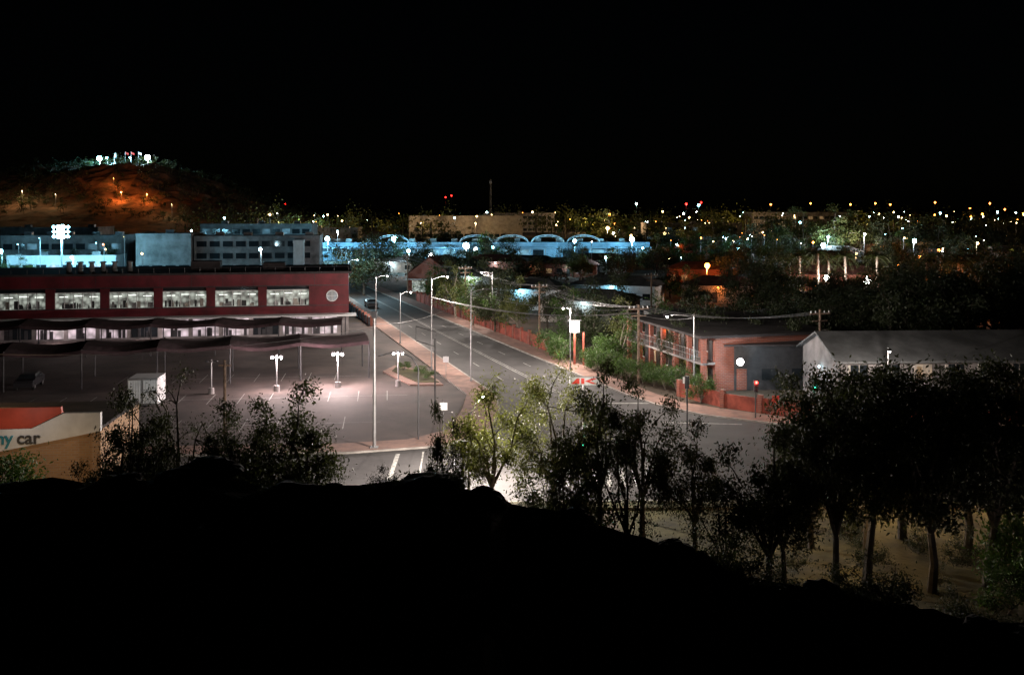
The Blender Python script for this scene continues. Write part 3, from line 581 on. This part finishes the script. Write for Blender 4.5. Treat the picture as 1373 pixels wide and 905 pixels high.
def block(x,y,w,d,h,rz,wm,name='commercial_building',rows=1,wmat=None,units=3,par=.5,p=.3):
    e=empty(name,(x,y,0),rz); b=MB(); b.box(0,w,0,d,0,h,wm); b.box(0,w,-.1,-.001,h-.9,h+par,wm); b.box(-.1,-.001,0,d,h-.4,h+par,wm); b.box(w+.001,w+.1,0,d,h-.4,h+par,wm); b.obj('walls',e)
    b=MB(); b.box(.02,w-.02,.02,d,h+.01,h+.1,darkroof)
    for k in range(units): xx=w*(k+.5)/units+random.uniform(-1,1); b.box(xx,xx+2.2,d*.3,d*.3+2,h+.1,h+1.3,steel)
    b.obj('roof',e); b=MB(); n=int(w/3.4)
    for r_ in range(rows):
        z=h/rows*r_
        for k in range(n):
            xx=.7+k*3.4; b.box(xx,xx+2.6,-.06,-.01,z+.8,z+min(2.5,h/rows-.9),wmat if wmat and random.random()<p else glass); b.box(xx-.05,xx+2.65,-.14,-.101,z+.68,z+.79,concrete)
    b.obj('windows',e); return e
block(-99,262,14,25,10.4,.15,concrete,rows=1,units=1); block(-85,266,33,22,9.6,.15,concrete,'office_building',3,None,4)
block(-58,264,2.6,14,8.6,.15,white,'stair_tower',2,e_blue,0)
block(-150,292,34,22,9,.12,concrete,rows=2,wmat=e_blue,units=5); block(-112,300,16,14,6.5,.1,palebl,rows=1,wmat=e_blue); block(-168,232,34,12,4.2,.15,darkst,rows=1,wmat=e_blue,units=5); block(-108,345,38,22,11.5,.1,concrete,rows=3,wmat=e_blue)
block(-134,264,28,10,4.5,.1,white,'shop',1,e_shop,2)
block(-58,560,64,25,12.0,.03,cream,'warehouse',1,None,4,.8); block(-110,450,40,20,8,.05,cream,rows=1,wmat=e_wwin); block(70,520,50,20,9,0,concrete,rows=2,wmat=e_blue); block(-185,360,34,20,10,.1,concrete,rows=2,wmat=e_blue)
block(150,620,60,25,14,0,concrete,'office_building',3,e_wwin); block(-20,700,50,25,13,0,cream,rows=3,wmat=None); block(150,240,40,15,4.5,-.1,cream,rows=1,wmat=e_wwin);block(86,205,30,14,5,-.1,brick,'motel_block',2,e_wwin)
for x,c,p in ((-50,WARM,5000),(-20,WARM,4500)): street_lamp(x,545,9,-1.57,.5,c,p,'street_lamp',.1,.3)
# mall with arched trusses
e=empty('shopping_mall',(-74,330,0),.02); b=MB(); b.box(0,120,0,45,0,5.6,palebl); b.box(0,120,-3.5,-.01,4.3,4.6,palebl); b.box(0,120,-.2,-.01,4.62,6.1,palebl); b.obj('walls',e)
b=MB(); b.box(0,120,.02,45,5.62,5.8,greyroof)
for k in range(16): b.box(3+k*7.2,5+k*7.2,10,13,5.8,7.0,steel)
b.obj('roof',e); b=MB()
for k in range(24):
    if k%5!=2: b.box(1+k*5,4.6+k*5,-.07,-.01,.4,3.6,random.choice([e_blue,e_blue,glass]))
b.obj('shopfronts',e); b=MB()
for k in range(25): b.tube([(k*5,-3.3,0),(k*5,-3.3,4.3)],.12,steel,6)
for c0 in (34,62,74,86,98):
    arc=[(c0+5.5*math.cos(math.pi*t/12),2,6.0+2.5*math.sin(math.pi*t/12)) for t in range(13)]; arc2=[(p[0],p[1],p[2]-.5) for p in arc]
    b.tube(arc,.14,white,6); b.tube(arc2,.08,white,6)
    for p,q in zip(arc[::2],arc2[1::2]): b.tube([p,q],.06,white,4)
b.obj('canopy_and_trusses',e)
for x,p in ((10,300),(30,600),(52,2400),(66,900),(90,400),(110,300)): light(e,(x,-6,3.8),CYAN,p,.3)
light(e,(80,-1,9.5),CYAN,500,.3)
# ------------------------------------------------------------ utility poles, wires, signals, signs
poles=[(12.9,101.5,8.0),(3.5,127,8.2),(-7.5,160,8.5),(-21,200,8.5),(21,150,8),(30,97,8)]
for x,y,h in poles:
    e=empty('utility_pole',(x,y,0),.3); b=MB(); b.tube([(0,0,0),(0,0,h)],[.16,.11],wood,8); b.box(-1.1,1.1,-.06,.06,h-.5,h-.36,wood); b.box(-.8,.8,-.06,.06,h-1.2,h-1.08,wood)
    for xx in (-1,-.5,.5,1): b.tube([(xx,0,h-.36),(xx,0,h-.15)],.05,white,6)
    b.obj('pole_and_crossarms',e)
b=MB()
def wire(p,q,sag=.8):
    p=Vector(p);q=Vector(q); b.tube([p.lerp(q,t/14)-Vector((0,0,sag*4*(t/14)*(1-t/14))) for t in range(15)],.018,steel,4,False)
for i in range(3):
    for o_ in (-1,-.5,.5,1): a=poles[i];c=poles[i+1]; wire((a[0]+o_,a[1]+o_*.3,a[2]-.2),(c[0]+o_,c[1]+o_*.3,c[2]-.2))
for o_ in (-1,0,1):
    wire((12.9+o_,101.5,7.7),(30+o_,97,7.7)); wire((3.5+o_,127,8),(21+o_,150,7.8)); wire((12.9+o_,101.5,7.2),(-8.9+o_*.1,110,8),1)
wire((-10.2,73.8,9),(-45,76,7),1); wire((-10.2,73.8,9.3),(-4.2,102,9),.8); wire((-45,76,7),(-80,80,7.5),1); wire((-4.2,102,9),(12.9,101.5,7.5),.6); wire((12.9,101.5,7),(17,93,7.6),.3)
b.obj('power_lines')
e=empty('utility_pole',(-22.5,78,0)); b=MB(); b.tube([(0,0,0),(0,0,6)],[.13,.1],wood,8); b.box(-.5,.5,-.05,.05,5.5,5.62,wood); b.obj('pole',e)
def signal(x,y,h,col,rz=0):
    e=empty('traffic_light',(x,y,.14),rz); b=MB(); b.tube([(0,0,0),(0,0,h)],.06,darkst); b.box(-.17,.17,-.2,-.02,h-1.0,h,darkst)
    for k in range(3): b.tube([(0,-.2,h-.17-.32*k),(0,-.34,h-.15-.32*k)],[.13,.14],darkst,10,False)
    b.obj('housing',e); b=MB()
    for k,m in enumerate((e_red,glass,e_green)):
        mm=m if (col==k) or k==1 else glass; b.ball((0,-.24,h-.17-.32*k),.14,mm)
    b.obj('lenses',e)
    if col<3: light(e,(0,-.6,h-.17-.32*col),(1,.06,.04) if col==0 else (.1,1,.5),60,.05)
signal(20.6,84.2,3.2,0); signal(24.6,81,3.9,2); signal(27.2,60.9,5.0,0); signal(13.9,79,4.4,3,3.1); signal(-2.9,59.2,3.9,3,3.14); signal(4.0,60,4.3,2,2)
for nm,x,y,h,m in [('street_sign',-5.4,78.5,2.6,white),('street_sign',16,91.5,2.4,white),('speed_sign',-6.9,104,2.4,white),('street_sign',22.4,84.6,2.0,redc)]:
    e=empty(nm,(x,y,0)); b=MB(); b.tube([(0,0,0),(0,0,h)],.035,steel,6); b.box(-.3,.3,-.04,-.02,h-.65,h-.05,m); b.obj('post_and_plate',e)
e=empty('switch_cabinet',(25.6,82.9,.14)); b=MB(); b.box(-.5,.5,-.25,.25,0,1.2,cream); b.box(-.54,.54,-.29,.29,1.2,1.28,steel); b.box(-.01,.01,-.27,-.252,.1,1.1,darkst); b.obj('cabinet',e)
# ------------------------------------------------------------ world, ambient fill, camera
w=bpy.data.worlds.new('World'); S.world=w; w.use_nodes=True; nt=w.node_tree
sk=nt.nodes.new('ShaderNodeTexSky'); sk.sky_type='NISHITA'; sk.sun_disc=False; sk.sun_elevation=math.radians(25); sk.sun_rotation=math.radians(200)
bg=nt.nodes['Background']; nt.links.new(sk.outputs[0],bg.inputs[0]); bg.inputs[1].default_value=.00008
sl=bpy.data.lights.new('ambient_fill','SUN'); sl.energy=.0012; sl.angle=math.radians(.5); sl.color=(.75,.85,1)  # dim bluish sun lamp added as ambient fill
so=bpy.data.objects.new('ambient_fill',sl); COL.objects.link(so); so.rotation_euler=(math.radians(60),0,math.radians(-20))
cd=bpy.data.cameras.new('camera'); cd.lens=35; cd.sensor_width=36; cd.shift_y=-.1278; cd.clip_start=.2; cd.clip_end=9000
co=bpy.data.objects.new('camera',cd); COL.objects.link(co); co.location=(0,0,18); co.rotation_euler=(math.pi/2,0,0); S.camera=co
S.view_settings.view_transform='Standard'; S.view_settings.look='None'; S.view_settings.exposure=0; S.view_settings.gamma=1
